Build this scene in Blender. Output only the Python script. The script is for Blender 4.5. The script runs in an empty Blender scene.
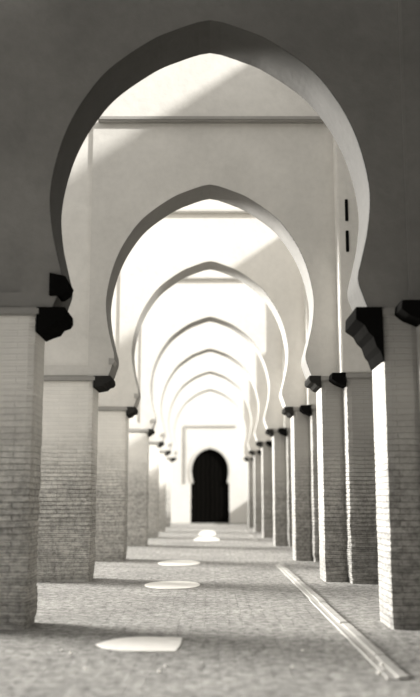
import bpy, bmesh, math, random
from mathutils import Vector, noise
from mathutils.geometry import tessellate_polygon
S = 1.3                                   # metres per layout unit (camera height = 1 unit)
random.seed(7)
C = bpy.context.scene.collection
sc = bpy.context.scene
sc.view_settings.view_transform = 'Standard'
sc.view_settings.look = 'None'
sc.view_settings.exposure = 0.0

# ------------------------------------------------------------------ materials
def nodes(name):
    m = bpy.data.materials.new(name); m.use_nodes = True
    nt = m.node_tree; b = nt.nodes['Principled BSDF']
    b.inputs['Roughness'].default_value = .9
    b.inputs['Specular IOR Level'].default_value = .15
    return m, nt, b
def ramp(nt, fac, stops):
    r = nt.nodes.new('ShaderNodeValToRGB')
    e = r.color_ramp.elements
    while len(e) < len(stops): e.new(.5)
    for i, (p, c) in enumerate(stops):
        e[i].position = p; e[i].color = (c[0], c[1], c[2], 1)
    nt.links.new(fac, r.inputs[0]); return r.outputs[0]
def noise_tex(nt, vec, scale, detail=5, rough=.6):
    n = nt.nodes.new('ShaderNodeTexNoise'); n.inputs['Scale'].default_value = scale
    n.inputs['Detail'].default_value = detail; n.inputs['Roughness'].default_value = rough
    nt.links.new(vec, n.inputs['Vector']); return n.outputs['Fac']
def mixc(nt, fac, a, b, mode='MIX'):
    n = nt.nodes.new('ShaderNodeMix'); n.data_type = 'RGBA'; n.blend_type = mode
    for s, v in ((n.inputs[0], fac), (n.inputs[6], a), (n.inputs[7], b)):
        if hasattr(v, 'links'): nt.links.new(v, s)
        elif isinstance(v, tuple): s.default_value = (*v, 1)
        else: s.default_value = v
    return n.outputs[2]
def math_n(nt, op, a, b=None):
    n = nt.nodes.new('ShaderNodeMath'); n.operation = op
    for s, v in ((n.inputs[0], a), (n.inputs[1], b)):
        if v is None: continue
        if hasattr(v, 'links'): nt.links.new(v, s)
        else: s.default_value = v
    return n.outputs[0]
def tint(v): return (v, v * .965, v * .90)
def plaster(name, v, contrast=.12):
    m, nt, b = nodes(name)
    g = nt.nodes.new('ShaderNodeNewGeometry').outputs['Position']
    n1 = noise_tex(nt, g, .9, 6, .65); n2 = noise_tex(nt, g, 9, 4, .6)
    c1 = ramp(nt, n1, [(.3, tint(v * (1 - contrast))), (.7, tint(min(.95, v * (1 + contrast))))])
    c = mixc(nt, .25, c1, ramp(nt, n2, [(.3, tint(v * .8)), (.7, tint(min(.95, v * 1.1)))]))
    nt.links.new(c, b.inputs['Base Color'])
    bp = nt.nodes.new('ShaderNodeBump'); bp.inputs['Strength'].default_value = .35; bp.inputs['Distance'].default_value = .02
    nt.links.new(n2, bp.inputs['Height']); nt.links.new(bp.outputs[0], b.inputs['Normal'])
    return m
def brick(name, vlow, vhigh, zsplit=1.9, floor=False):
    """coursed brick: rough and darker low down, smoother and paler above"""
    m, nt, b = nodes(name)
    g = nt.nodes.new('ShaderNodeNewGeometry').outputs['Position']
    sp = nt.nodes.new('ShaderNodeSeparateXYZ'); nt.links.new(g, sp.inputs[0])
    cb = nt.nodes.new('ShaderNodeCombineXYZ')
    if floor:
        nt.links.new(sp.outputs[0], cb.inputs[0]); nt.links.new(sp.outputs[1], cb.inputs[1])
    else:
        nt.links.new(math_n(nt, 'ADD', sp.outputs[0], sp.outputs[1]), cb.inputs[0]); nt.links.new(sp.outputs[2], cb.inputs[1])
    wob = nt.nodes.new('ShaderNodeTexNoise'); wob.inputs['Scale'].default_value = 2.2 if floor else 3
    nt.links.new(g, wob.inputs['Vector'])
    va = nt.nodes.new('ShaderNodeVectorMath'); va.operation = 'MULTIPLY_ADD'
    nt.links.new(wob.outputs['Color'], va.inputs[0]); k = .10 if floor else .035
    va.inputs[1].default_value = (k, k, 0); nt.links.new(cb.outputs[0], va.inputs[2])
    t = nt.nodes.new('ShaderNodeTexBrick')
    nt.links.new(va.outputs[0], t.inputs['Vector']); t.inputs['Scale'].default_value = 1
    t.inputs['Brick Width'].default_value = .27 if floor else .62
    t.inputs['Row Height'].default_value = .105 if floor else .065
    t.inputs['Mortar Size'].default_value = .009 if floor else .006
    t.inputs['Mortar Smooth'].default_value = .6
    t.inputs['Bias'].default_value = 0
    t.inputs['Color1'].default_value = (.62, .62, .62, 1); t.inputs['Color2'].default_value = (1, 1, 1, 1)
    t.inputs['Mortar'].default_value = (.25, .25, .25, 1)
    n1 = noise_tex(nt, g, .7, 6, .7); n2 = noise_tex(nt, g, 14 if not floor else 11, 6, .75)
    base = ramp(nt, n1, [(.3, tint(vlow * .8)), (.7, tint(vlow * 1.2))])
    low = mixc(nt, .55 if not floor else .5, base, mixc(nt, 1.0, base, t.outputs['Color'], 'MULTIPLY'))
    low = mixc(nt, .85 if floor else .6, low, mixc(nt, 1.0, low, ramp(nt, n2, [(.38, (.35,) * 3), (.58, (1.2,) * 3)]), 'MULTIPLY'))
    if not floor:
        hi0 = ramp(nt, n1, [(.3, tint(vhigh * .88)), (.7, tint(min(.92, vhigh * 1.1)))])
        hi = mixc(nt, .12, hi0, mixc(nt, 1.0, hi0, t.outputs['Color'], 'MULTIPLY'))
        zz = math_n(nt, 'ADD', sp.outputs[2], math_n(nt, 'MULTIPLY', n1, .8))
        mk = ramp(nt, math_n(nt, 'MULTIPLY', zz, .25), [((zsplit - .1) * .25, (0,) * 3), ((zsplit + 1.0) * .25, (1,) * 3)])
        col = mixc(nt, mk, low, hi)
    else: col = low
    nt.links.new(col, b.inputs['Base Color'])
    hgt = math_n(nt, 'ADD', t.outputs['Fac'], math_n(nt, 'MULTIPLY', n2, -1.3))
    if not floor: hgt = math_n(nt, 'MULTIPLY', hgt, math_n(nt, 'SUBTRACT', 1.0, math_n(nt, 'MULTIPLY', mk, .8)))
    bp = nt.nodes.new('ShaderNodeBump'); bp.inputs['Strength'].default_value = .9; bp.inputs['Distance'].default_value = .015 if not floor else .02
    bp.invert = True
    nt.links.new(hgt, bp.inputs['Height']); nt.links.new(bp.outputs[0], b.inputs['Normal'])
    return m
M = dict(
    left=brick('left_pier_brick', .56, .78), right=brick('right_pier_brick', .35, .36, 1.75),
    floor=brick('floor_brick', .40, .5, floor=True),
    wall=plaster('arch_plaster', .62), wallnear=plaster('shaded_near_plaster', .24, .2),  # nearest arch: same plaster, the bay's shade put into a darker colour
    far=plaster('far_wall_plaster', .62, .05), band=plaster('raised_plaster', .54),
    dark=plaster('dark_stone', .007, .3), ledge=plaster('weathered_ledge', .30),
    roof=plaster('shade_ceiling_dark', .08, .2), shade=plaster('bounce_cut_dark', .07),  # shade: darkened so the added walls bounce little light
    farm=plaster('moulding_plaster', .50), kerb=plaster('kerb_stone', .42, .4), rim=plaster('kerb_rim', .34, .2), chan=plaster('channel_stone', .45, .35),
    soffit0=plaster('shaded_soffit_dark', .085, .15), soffit1=plaster('shaded_soffit_grey', .2), soffit2=plaster('shaded_soffit_pale', .34),  # underside shade put into the soffit colours, deepest on the nearest arch
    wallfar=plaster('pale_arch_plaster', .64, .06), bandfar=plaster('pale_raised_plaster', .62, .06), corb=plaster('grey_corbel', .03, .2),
    patch=plaster('near_white', .92, .02), slot_black=plaster('slot_shade_black', .006, .1))  # patch: plain near-white, shared by floor patches and pebbles
for k_ in ('dark', 'corb', 'slot_black'): M[k_].node_tree.nodes['Principled BSDF'].inputs['Specular IOR Level'].default_value = 0
m, nt, b = nodes('door_wood'); b.inputs['Specular IOR Level'].default_value = 0; M['wood'] = m
g = nt.nodes.new('ShaderNodeTexCoord').outputs['Object']
w = nt.nodes.new('ShaderNodeTexWave'); w.inputs['Scale'].default_value = 1.2; w.inputs['Distortion'].default_value = 2
nt.links.new(g, w.inputs['Vector'])
nt.links.new(ramp(nt, w.outputs['Fac'], [(0, (.002, .002, .0017)), (1, (.005, .0045, .004))]), b.inputs['Base Color'])

# ------------------------------------------------------------------ helpers (layout units in, metres out)
def link(name, bm, mat, parent=None, smooth=False):
    bmesh.ops.recalc_face_normals(bm, faces=bm.faces)
    me = bpy.data.meshes.new(name); bm.to_mesh(me); bm.free()
    o = bpy.data.objects.new(name, me); C.objects.link(o); me.materials.append(mat)
    if smooth:
        for p in me.polygons: p.use_smooth = True
    if parent:
        o.parent = parent; o.location = -Vector(parent.location)
    return o
def tag(o, label=None, cat=None, group=None, kind=None):
    for k, v in (('label', label), ('category', cat), ('group', group), ('kind', kind)):
        if v: o[k] = v
    return o
def thing(name, loc, **k):
    o = bpy.data.objects.new(name, None); C.objects.link(o); o.location = Vector(loc) * S
    o.empty_display_size = .2
    return tag(o, **k)
def prism(pts, y0, y1, bm=None, bevel=0):
    """outline in (x, z), pushed along y from y0 to y1"""
    bm = bm or bmesh.new()
    a = [bm.verts.new((x * S, y0 * S, z * S)) for x, z in pts]
    c = [bm.verts.new((x * S, y1 * S, z * S)) for x, z in pts]
    n = len(pts)
    for t3 in tessellate_polygon([[Vector((x, z, 0)) for x, z in pts]]):
        bm.faces.new([a[i] for i in t3]); bm.faces.new([c[i] for i in t3][::-1])
    for i in range(n): bm.faces.new((a[i], c[i], c[(i + 1) % n], a[(i + 1) % n]))
    return bm
def box(x0, x1, y0, y1, z0, z1, bm=None, bev=0):
    bm = bm or bmesh.new()
    v = [bm.verts.new((x * S, y * S, z * S)) for x in (x0, x1) for y in (y0, y1) for z in (z0, z1)]
    fs = [bm.faces.new([v[i] for i in q]) for q in ((0, 1, 3, 2), (4, 6, 7, 5), (0, 4, 5, 1), (2, 3, 7, 6), (0, 2, 6, 4), (1, 5, 7, 3))]
    if bev:
        es = {e for f in fs for e in f.edges}
        bmesh.ops.bevel(bm, geom=list(es), offset=bev * S, segments=2, affect='EDGES')
    return bm
def spline(pts, n=6):
    out = []
    P = [pts[0]] + list(pts) + [pts[-1]]
    for i in range(1, len(P) - 2):
        p0, p1, p2, p3 = P[i - 1:i + 3]
        for k in range(n):
            t = k / n
            out.append(tuple(.5 * (2 * p1[j] + (p2[j] - p0[j]) * t + (2 * p0[j] - 5 * p1[j] + 4 * p2[j] - p3[j]) * t * t +
                                   (3 * p1[j] - p0[j] - 3 * p2[j] + p3[j]) * t ** 3) for j in (0, 1)))
    out.append(pts[-1]); return out
# keel-pointed horseshoe, right half from the apex down to the foot
HALF = spline([(.10, 5.125), (.28, 5.06), (.52, 4.95), (.87, 4.69), (1.08, 4.42), (1.22, 4.15), (1.31, 3.86),
               (1.355, 3.55), (1.33, 3.25), (1.275, 3.0), (1.235, 2.82), (1.27, 2.68), (1.31, 2.57)])
HALF = [(0, 5.142)] + HALF
def arch_outline(x0, x1, zb, zt, half=HALF):
    h = [p for p in half if p[1] > zb] 
    if h[-1][1] > zb + 1e-4: h = h + [(h[-1][0], zb)]
    left = [(-x, z) for x, z in h][::-1]          # foot to apex
    return [(x0, zb)] + left + h[1:] + [(x1, zb), (x1, zt), (x0, zt)]

def offset(pts, d):
    out = []
    for i, p in enumerate(pts):
        a = pts[max(0, i - 1)]; b = pts[min(len(pts) - 1, i + 1)]
        tx, tz = b[0] - a[0], b[1] - a[1]; l = math.hypot(tx, tz) or 1
        out.append((p[0] - tz / l * d, p[1] + tx / l * d))
    return out
def brick_shaft(x0, x1, y0, y1, z1, fine, seed, rough=1.0):
    """rectangular pier laid in courses: each course is stepped in and out a little, joints are grooved"""
    bm = bmesh.new(); rnd = random.Random(seed)
    X0, X1, Y0, Y1, Z1 = (v * S for v in (x0, x1, y0, y1, z1))
    step = .085 if fine else .28; course = .066 if fine else .13
    per = []
    def seg(a, b):
        n = max(2, round(math.dist(a, b) / step))
        for i in range(n): t = i / n; per.append((a[0] + (b[0] - a[0]) * t, a[1] + (b[1] - a[1]) * t))
    seg((X0, Y0), (X1, Y0)); seg((X1, Y0), (X1, Y1)); seg((X1, Y1), (X0, Y1)); seg((X0, Y1), (X0, Y0))
    cx, cy = (X0 + X1) / 2, (Y0 + Y1) / 2
    zs = [(0, 1)]; z = 0; n = int(Z1 / course)
    for i in range(n):
        a, b = Z1 * i / n, Z1 * (i + 1) / n; gq = (b - a) * .14
        off = rnd.uniform(-.004, .004)
        zs += [(a + gq, off), (b - gq, off), (b, None)]
    rings = []
    for z, off in zs:
        wear = rough * max(.12, min(1, 1.35 - z / 2.2))
        ring = []
        for x, y in per:
            d = (-.012 if off is None else (off if off < .5 else 0)) * wear
            d += wear * (.016 * noise.noise(Vector((x * 3 + seed, y * 3, z * 4))) + .007 * noise.noise(Vector((x * 11, y * 11 + seed, z * 15))))
            d -= .02 * wear * max(0, 1 - z / .15)
            if (abs(x - X0) < 1e-6 or abs(x - X1) < 1e-6) and (abs(y - Y0) < 1e-6 or abs(y - Y1) < 1e-6):
                d -= .012 + rough * .014 * rnd.random()
            sx = (x - cx) / ((X1 - X0) / 2); sy = (y - cy) / ((Y1 - Y0) / 2)
            px = x + (d * (1 if sx > 0 else -1) if abs(sx) > .999 else 0)
            py = y + (d * (1 if sy > 0 else -1) if abs(sy) > .999 else 0)
            ring.append(bm.verts.new((px, py, z)))
        rings.append(ring)
    m = len(per)
    for r, q in zip(rings, rings[1:]):
        for i in range(m): bm.faces.new((r[i], r[(i + 1) % m], q[(i + 1) % m], q[i]))
    bm.faces.new(rings[0][::-1]); bm.faces.new(rings[-1])
    return bm

# ------------------------------------------------------------------ layout
ZS = [7.29, 11.45, 15.34, 20.2, 24.6, 29.1, 33.9]
T = .58; FAR = 40.4; AX = 1.42
ordw = ['nearest the viewer', 'second from the viewer', 'third from the viewer', 'fourth from the viewer',
        'fifth from the viewer', 'sixth from the viewer', 'last one before the doorway wall']

def impost(side, y0, parent, near, AX=1.42, T=.58):
    s = side
    # flat moulding round the pier head
    x_out = 2.42
    xs = sorted((s * (AX - .03), s * (x_out)))
    if s < 0:
        link('impost_moulding', box(xs[0], xs[1], y0 - .035, y0 + T + .035, 2.50, 2.57, bev=.012), M['ledge'], parent)
    else:
        link('impost_moulding', box(AX - .03, 1.69, y0 - .02, y0 + T + .02, 2.50, 2.568, bev=.012), M['ledge'], parent)
    # dark corbel reaching over the aisle
    prof = [(AX + .0, 2.57), (1.20, 2.57), (1.195, 2.51), (1.215, 2.475), (1.27, 2.455), (1.30, 2.41), (1.36, 2.39), (AX, 2.36)]
    if s > 0 and near:
        prof = [(AX + .0, 2.57), (1.205, 2.57), (1.20, 2.47), (1.27, 2.42), (1.30, 2.36), (1.34, 2.32), (1.365, 2.24), (1.395, 2.20), (AX, 2.12)]
    if not near: prof = [(AX, 2.57), (1.275, 2.57), (1.27, 2.52), (1.29, 2.49), (1.34, 2.475), (1.37, 2.44), (AX, 2.42)]
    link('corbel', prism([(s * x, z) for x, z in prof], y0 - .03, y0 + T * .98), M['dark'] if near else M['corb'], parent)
def foot_bracket(s, y0, parent, near):
    br = [(1.30, 2.80), (1.235, 2.79), (1.22, 2.76), (1.24, 2.72), (1.30, 2.72)] if not near else [(1.33, 2.86), (1.20, 2.83), (1.165, 2.77), (1.185, 2.71), (1.24, 2.67), (1.33, 2.67)]
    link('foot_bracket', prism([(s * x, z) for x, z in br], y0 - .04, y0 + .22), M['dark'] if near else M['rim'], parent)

def left_pier(i, y0):
    ax = (1.43, 1.49, 1.43, 1.39, 1.40, 1.42, 1.47)[i]; th = .45 if i == 0 else .58
    t = thing('brick_pier', (-1.9, y0, 0), label='pale brick pier with dark corbel, left row, ' + ordw[i], cat='pier', group='brick piers along the left side of the aisle')
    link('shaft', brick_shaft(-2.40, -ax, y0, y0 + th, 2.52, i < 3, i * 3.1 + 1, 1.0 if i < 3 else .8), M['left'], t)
    impost(-1, y0, t, i == 0, ax, th)
def right_pier(i, y0):
    t = thing('brick_pier', (1.9, y0, 0), label='grey brick pier with stepped face, right row, ' + ordw[i], cat='pier', group='brick piers along the right side of the aisle')
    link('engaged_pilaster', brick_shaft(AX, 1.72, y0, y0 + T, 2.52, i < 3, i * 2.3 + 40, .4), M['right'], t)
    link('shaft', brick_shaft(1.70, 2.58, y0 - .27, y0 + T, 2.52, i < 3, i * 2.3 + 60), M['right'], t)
    impost(1, y0, t, i == 0)
    prof = [(1.70, 2.57), (1.53, 2.57), (1.52, 2.50), (1.58, 2.45), (1.70, 2.40)]
    link('outer_corbel', prism(prof, y0 - .30, y0 - .02), M['dark'], t)
    link('outer_moulding', box(1.66, 2.58, y0 - .30, y0 + .0, 2.50, 2.568, bev=.012), M['dark'] if i == 0 else M['ledge'], t)

for i, y0 in enumerate(ZS):
    left_pier(i, y0); right_pier(i, y0)
    a = thing('horseshoe_arch', (0, y0, 2.57), label='pointed horseshoe arch spanning the aisle, ' + ordw[i], cat='arch', group='horseshoe arches in a row over the aisle')
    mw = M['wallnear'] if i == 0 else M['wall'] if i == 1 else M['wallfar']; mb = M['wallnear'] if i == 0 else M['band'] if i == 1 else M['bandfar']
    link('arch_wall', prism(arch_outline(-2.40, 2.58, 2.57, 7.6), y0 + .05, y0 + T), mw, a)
    link('arch_surround', prism(arch_outline(-1.57, 1.66, 2.57, 6.0), y0, y0 + .052), mb, a)
    hs = [p for p in HALF if p[1] > 2.57] + [(1.31, 2.571)]
    pth = [(-x, z) for x, z in hs][::-1] + hs[1:]
    lin = [(x, max(z, 2.571)) for x, z in offset(pth, -.005)]; bm = bmesh.new()
    for k in range(len(pth) - 1): prism([lin[k], lin[k + 1], pth[k + 1], pth[k]], y0 + .001, y0 + T + .004, bm)
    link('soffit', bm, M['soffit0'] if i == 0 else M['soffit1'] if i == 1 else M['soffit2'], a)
    link('impost_band', box(-2.40, -1.56, y0 + .005, y0 + .052, 2.57, 2.71, bev=.01), mb, a)
    link('string_course', box(-1.50, 1.66, y0 - .10, y0 + .052, 6.0, 6.07, bev=.02), M['ledge'] if i < 2 else M['farm'], a)
    p = link('buttress', box(1.65, 2.58, y0 - (.27 if i else .04), y0 + .06, 2.57, 6.0, bev=.015), mw, a)
    foot_bracket(-1, y0, a, i == 0)
    if i == 1:
        for z0, z1 in ((4.55, 4.84), (4.14, 4.42)):
            bm = box(1.745, 1.785, y0 - .285, y0 - .26, z0, z1, bev=.005)  # solid black strip, the slot's inner shade put into its colour
            s = link('slot_strip', bm, M['slot_black']); s.parent = a; s.location = -Vector(a.location)
            s['label'] = 'narrow black strip painted as a shaded slot'

# ------------------------------------------------------------------ setting
# floor, a paved plane that also covers the open court to the left
bm = bmesh.new()
q = [(-16, -6), (5, -6), (5, 44), (-16, 44)]
bm.faces.new([bm.verts.new((x * S, y * S, 0)) for x, y in q])
tag(link('floor', bm, M['floor']), kind='structure')
# far wall with keyhole doorway
KEY = spline([(.07, 3.25), (.25, 3.20), (.47, 3.07), (.66, 2.85), (.78, 2.58), (.82, 2.32), (.81, 2.1), (.77, 1.9), (.75, 1.80)], 5)
KEY = [(0, 3.28)] + KEY + [(.755, 1.74), (.85, 1.73), (.86, 0)]
left = [(-x, z) for x, z in KEY][::-1]
fw = link('wall_far', prism([(-8, 0)] + left + KEY[1:] + [(4, 0), (4, 8.5), (-8, 8.5)], FAR, FAR + .15), M['far'])
tag(fw, kind='structure')
# archivolt around the door, a thin raised band
kk = [p for p in KEY if p[1] > 1.78]
path = [(-x, z) for x, z in kk][::-1] + kk[1:]
outer = offset(path, .11)
bm = bmesh.new()
for i in range(len(path) - 1):
    prism([path[i], path[i + 1], outer[i + 1], outer[i]], FAR - .05, FAR + .01, bm)
tag(link('trim_1', bm, M['farm']), kind='structure')
# rectangular moulding framing the door
bm = prism([(-1.16, 1.74), (-1.16, 4.30), (1.16, 4.30), (1.16, 4.22), (-1.07, 4.22), (-1.07, 1.74)], FAR - .07, FAR + .01)
tag(link('trim_2', bm, M['rim']), kind='structure')
# dark door, two leaves set back in the opening
d = thing('door_1', (0, FAR + .16, 0), kind='structure')
link('meeting_strip', box(-.02, .02, FAR + .14, FAR + .16, 0, 3.3), M['wood'], d)
for s in (-1, 1):
    pts = [(0, 0)] + [(s * 1.0, 0), (s * 1.0, 3.4), (0, 3.4)]
    lf = link('door_leaf', prism([(x if x else s * .0005, z) for x, z in pts], FAR + .16, FAR + .23), M['wood'], d)
# unseen right wall, its height stepped down the bays to shape the sun
tops = [8.45, 8.3, 6.5, 5.2, 4.6, 4.2, 3.2, 1.6]
ys = [-6] + ZS + [FAR]
bm = bmesh.new()
for k in range(len(ys) - 1):
    y1 = ys[k + 1] if k < len(ys) - 2 else FAR
    box(2.60, 2.95, ys[k], y1, 0, tops[k], bm)
tag(link('wall_right_sunblock', bm, M['shade']), kind='structure')
# low court wall far out on the left
tag(link('wall_left', box(-14.3, -14, -6, FAR, 0, 2.2), M['wall']), kind='structure')
# unseen roof added over the near bay to dim the nearest arch
tag(link('shade_ceiling', box(-4.5, 2.60, -5, ZS[0] - .30, 5.5, 5.8), M['roof']), kind='structure')
tag(link('wall_back_shade', box(-1.6, 2.60, -5.3, -5, 0, 5.8), M['shade']), kind='structure')  # added unseen behind the viewer to darken the front faces

# ------------------------------------------------------------------ kerb
def kerb(name, y0, y1, label, w0, w1, n, strip):
    t = thing(name, ((w0 + w1) / 2, y0, 0), label=label, cat='kerb')
    rnd = random.Random(3)
    L = (y1 - y0) / n
    for k in range(n):
        a, b = y0 + k * L, y0 + (k + 1) * L
        j = rnd.uniform(-.008, .008)
        link('kerb_slab', box(w0 + j, w1 + j, a + .012, b - .012, 0, .014 + rnd.uniform(0, .005), bev=.005), strip, t)
    return t
k1 = kerb('stone_kerb', 5.3, 14.5, 'pale worn stone kerb running down the right side of the floor', 1.065, 1.135, 12, M['kerb'])
bm = box(1.00, 1.018, 5.3, 9.4, 0, .012, bev=.003); link('inner_rim', bm, M['kerb'], k1)
bm = box(1.020, 1.066, 5.3, 14.4, .0, .008); link('channel', bm, M['chan'], k1)
kerb('stone_kerb', 22.7, 31.0, 'thin dark stone kerb line near the doorway, right of centre', 1.15, 1.20, 6, M['rim'])

# ------------------------------------------------------------------ pale patches on the floor (outlines on the ground)
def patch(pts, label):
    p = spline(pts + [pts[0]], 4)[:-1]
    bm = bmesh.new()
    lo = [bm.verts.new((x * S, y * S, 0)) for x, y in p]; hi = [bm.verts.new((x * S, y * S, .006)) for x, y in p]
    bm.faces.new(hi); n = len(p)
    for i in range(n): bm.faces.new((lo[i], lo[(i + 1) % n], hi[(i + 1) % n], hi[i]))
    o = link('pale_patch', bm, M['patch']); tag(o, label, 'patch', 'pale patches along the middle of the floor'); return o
def oval(cx, cy, rx, ry, cut=.0):
    pts = []
    for k in range(16):
        a = 2 * math.pi * k / 16; x = math.cos(a); y = math.sin(a)
        if x > .3: x = .3 + (x - .3) * (1 - cut) + cut * .7 * (1 - abs(y) ** 4); 
        pts.append((cx + rx * x, cy + ry * y))
    return pts
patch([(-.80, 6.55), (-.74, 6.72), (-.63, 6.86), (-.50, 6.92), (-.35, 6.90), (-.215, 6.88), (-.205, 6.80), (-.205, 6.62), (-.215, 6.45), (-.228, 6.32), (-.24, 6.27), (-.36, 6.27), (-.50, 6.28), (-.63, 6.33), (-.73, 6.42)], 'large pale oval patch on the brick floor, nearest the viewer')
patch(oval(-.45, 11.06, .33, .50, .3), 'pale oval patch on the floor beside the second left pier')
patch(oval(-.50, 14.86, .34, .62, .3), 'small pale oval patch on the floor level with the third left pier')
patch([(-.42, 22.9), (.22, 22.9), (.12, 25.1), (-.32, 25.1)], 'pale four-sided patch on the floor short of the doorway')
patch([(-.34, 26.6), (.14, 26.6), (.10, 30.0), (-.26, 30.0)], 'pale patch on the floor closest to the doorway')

# ------------------------------------------------------------------ pebbles
def pebble(x, y, r, label, group):
    bm = bmesh.new(); bmesh.ops.create_icosphere(bm, subdivisions=2, radius=r)
    for v in bm.verts:
        v.co *= 1 + .25 * noise.noise(v.co * 40 + Vector((x * 9, y * 9, 0))); v.co.z *= .6
        v.co += Vector((x * S, y * S, r * .5))
    o = link('pebble', bm, M['patch'], smooth=True); tag(o, label, 'pebble', group)
for x, y, r in ((1.045, 5.72, .022), (1.02, 5.93, .016), (1.08, 6.04, .017), (1.03, 5.6, .02), (1.10, 5.83, .016), (.985, 5.5, .018)):
    pebble(x, y, r, 'small white pebble lying at the near end of the pale kerb', 'white pebbles at the near end of the kerb')
for x, y, r in ((-.30, 5.56, .014), (-.27, 5.72, .013), (-.92, 6.2, .013), (-1.0, 6.3, .012), (-.75, 5.65, .013), (.62, 6.3, .012), (.50, 5.7, .013)):
    pebble(x, y, r, 'tiny white pebble scattered on the brick floor in the foreground', 'tiny pebbles on the foreground floor')

# ------------------------------------------------------------------ light
def sun(name, direction, strength, angle, color):
    l = bpy.data.lights.new(name, 'SUN'); l.energy = strength; l.angle = math.radians(angle); l.color = color
    o = bpy.data.objects.new(name, l); C.objects.link(o)
    o.rotation_euler = Vector(direction).to_track_quat('-Z', 'Y').to_euler(); o.location = (0, -5, 20)
sun('sun', (-1, .7, -.667), 6.0, 3, (1, .985, .95))
sun('court_skylight', (1, -.42, -.30), 15.5, 26, (1, .985, .95))
w = bpy.data.worlds.new('sky'); sc.world = w; w.use_nodes = True
bg = w.node_tree.nodes['Background']; bg.inputs[0].default_value = (1, .985, .95, 1); bg.inputs[1].default_value = 1.2
sc.cycles.max_bounces = 8; sc.cycles.diffuse_bounces = 6

# ------------------------------------------------------------------ camera
cam = bpy.data.cameras.new('camera'); co = bpy.data.objects.new('camera', cam); C.objects.link(co)
cam.sensor_fit = 'VERTICAL'; cam.sensor_height = 36; cam.lens = 900 / 697 * 36
co.location = (0, 0, 1 * S); co.rotation_euler = (math.pi / 2 + math.atan(151.5 / 900), 0, 0)
cam.dof.use_dof = True; cam.dof.focus_distance = 13; cam.dof.aperture_fstop = .65
cam.clip_end = 500
sc.camera = co
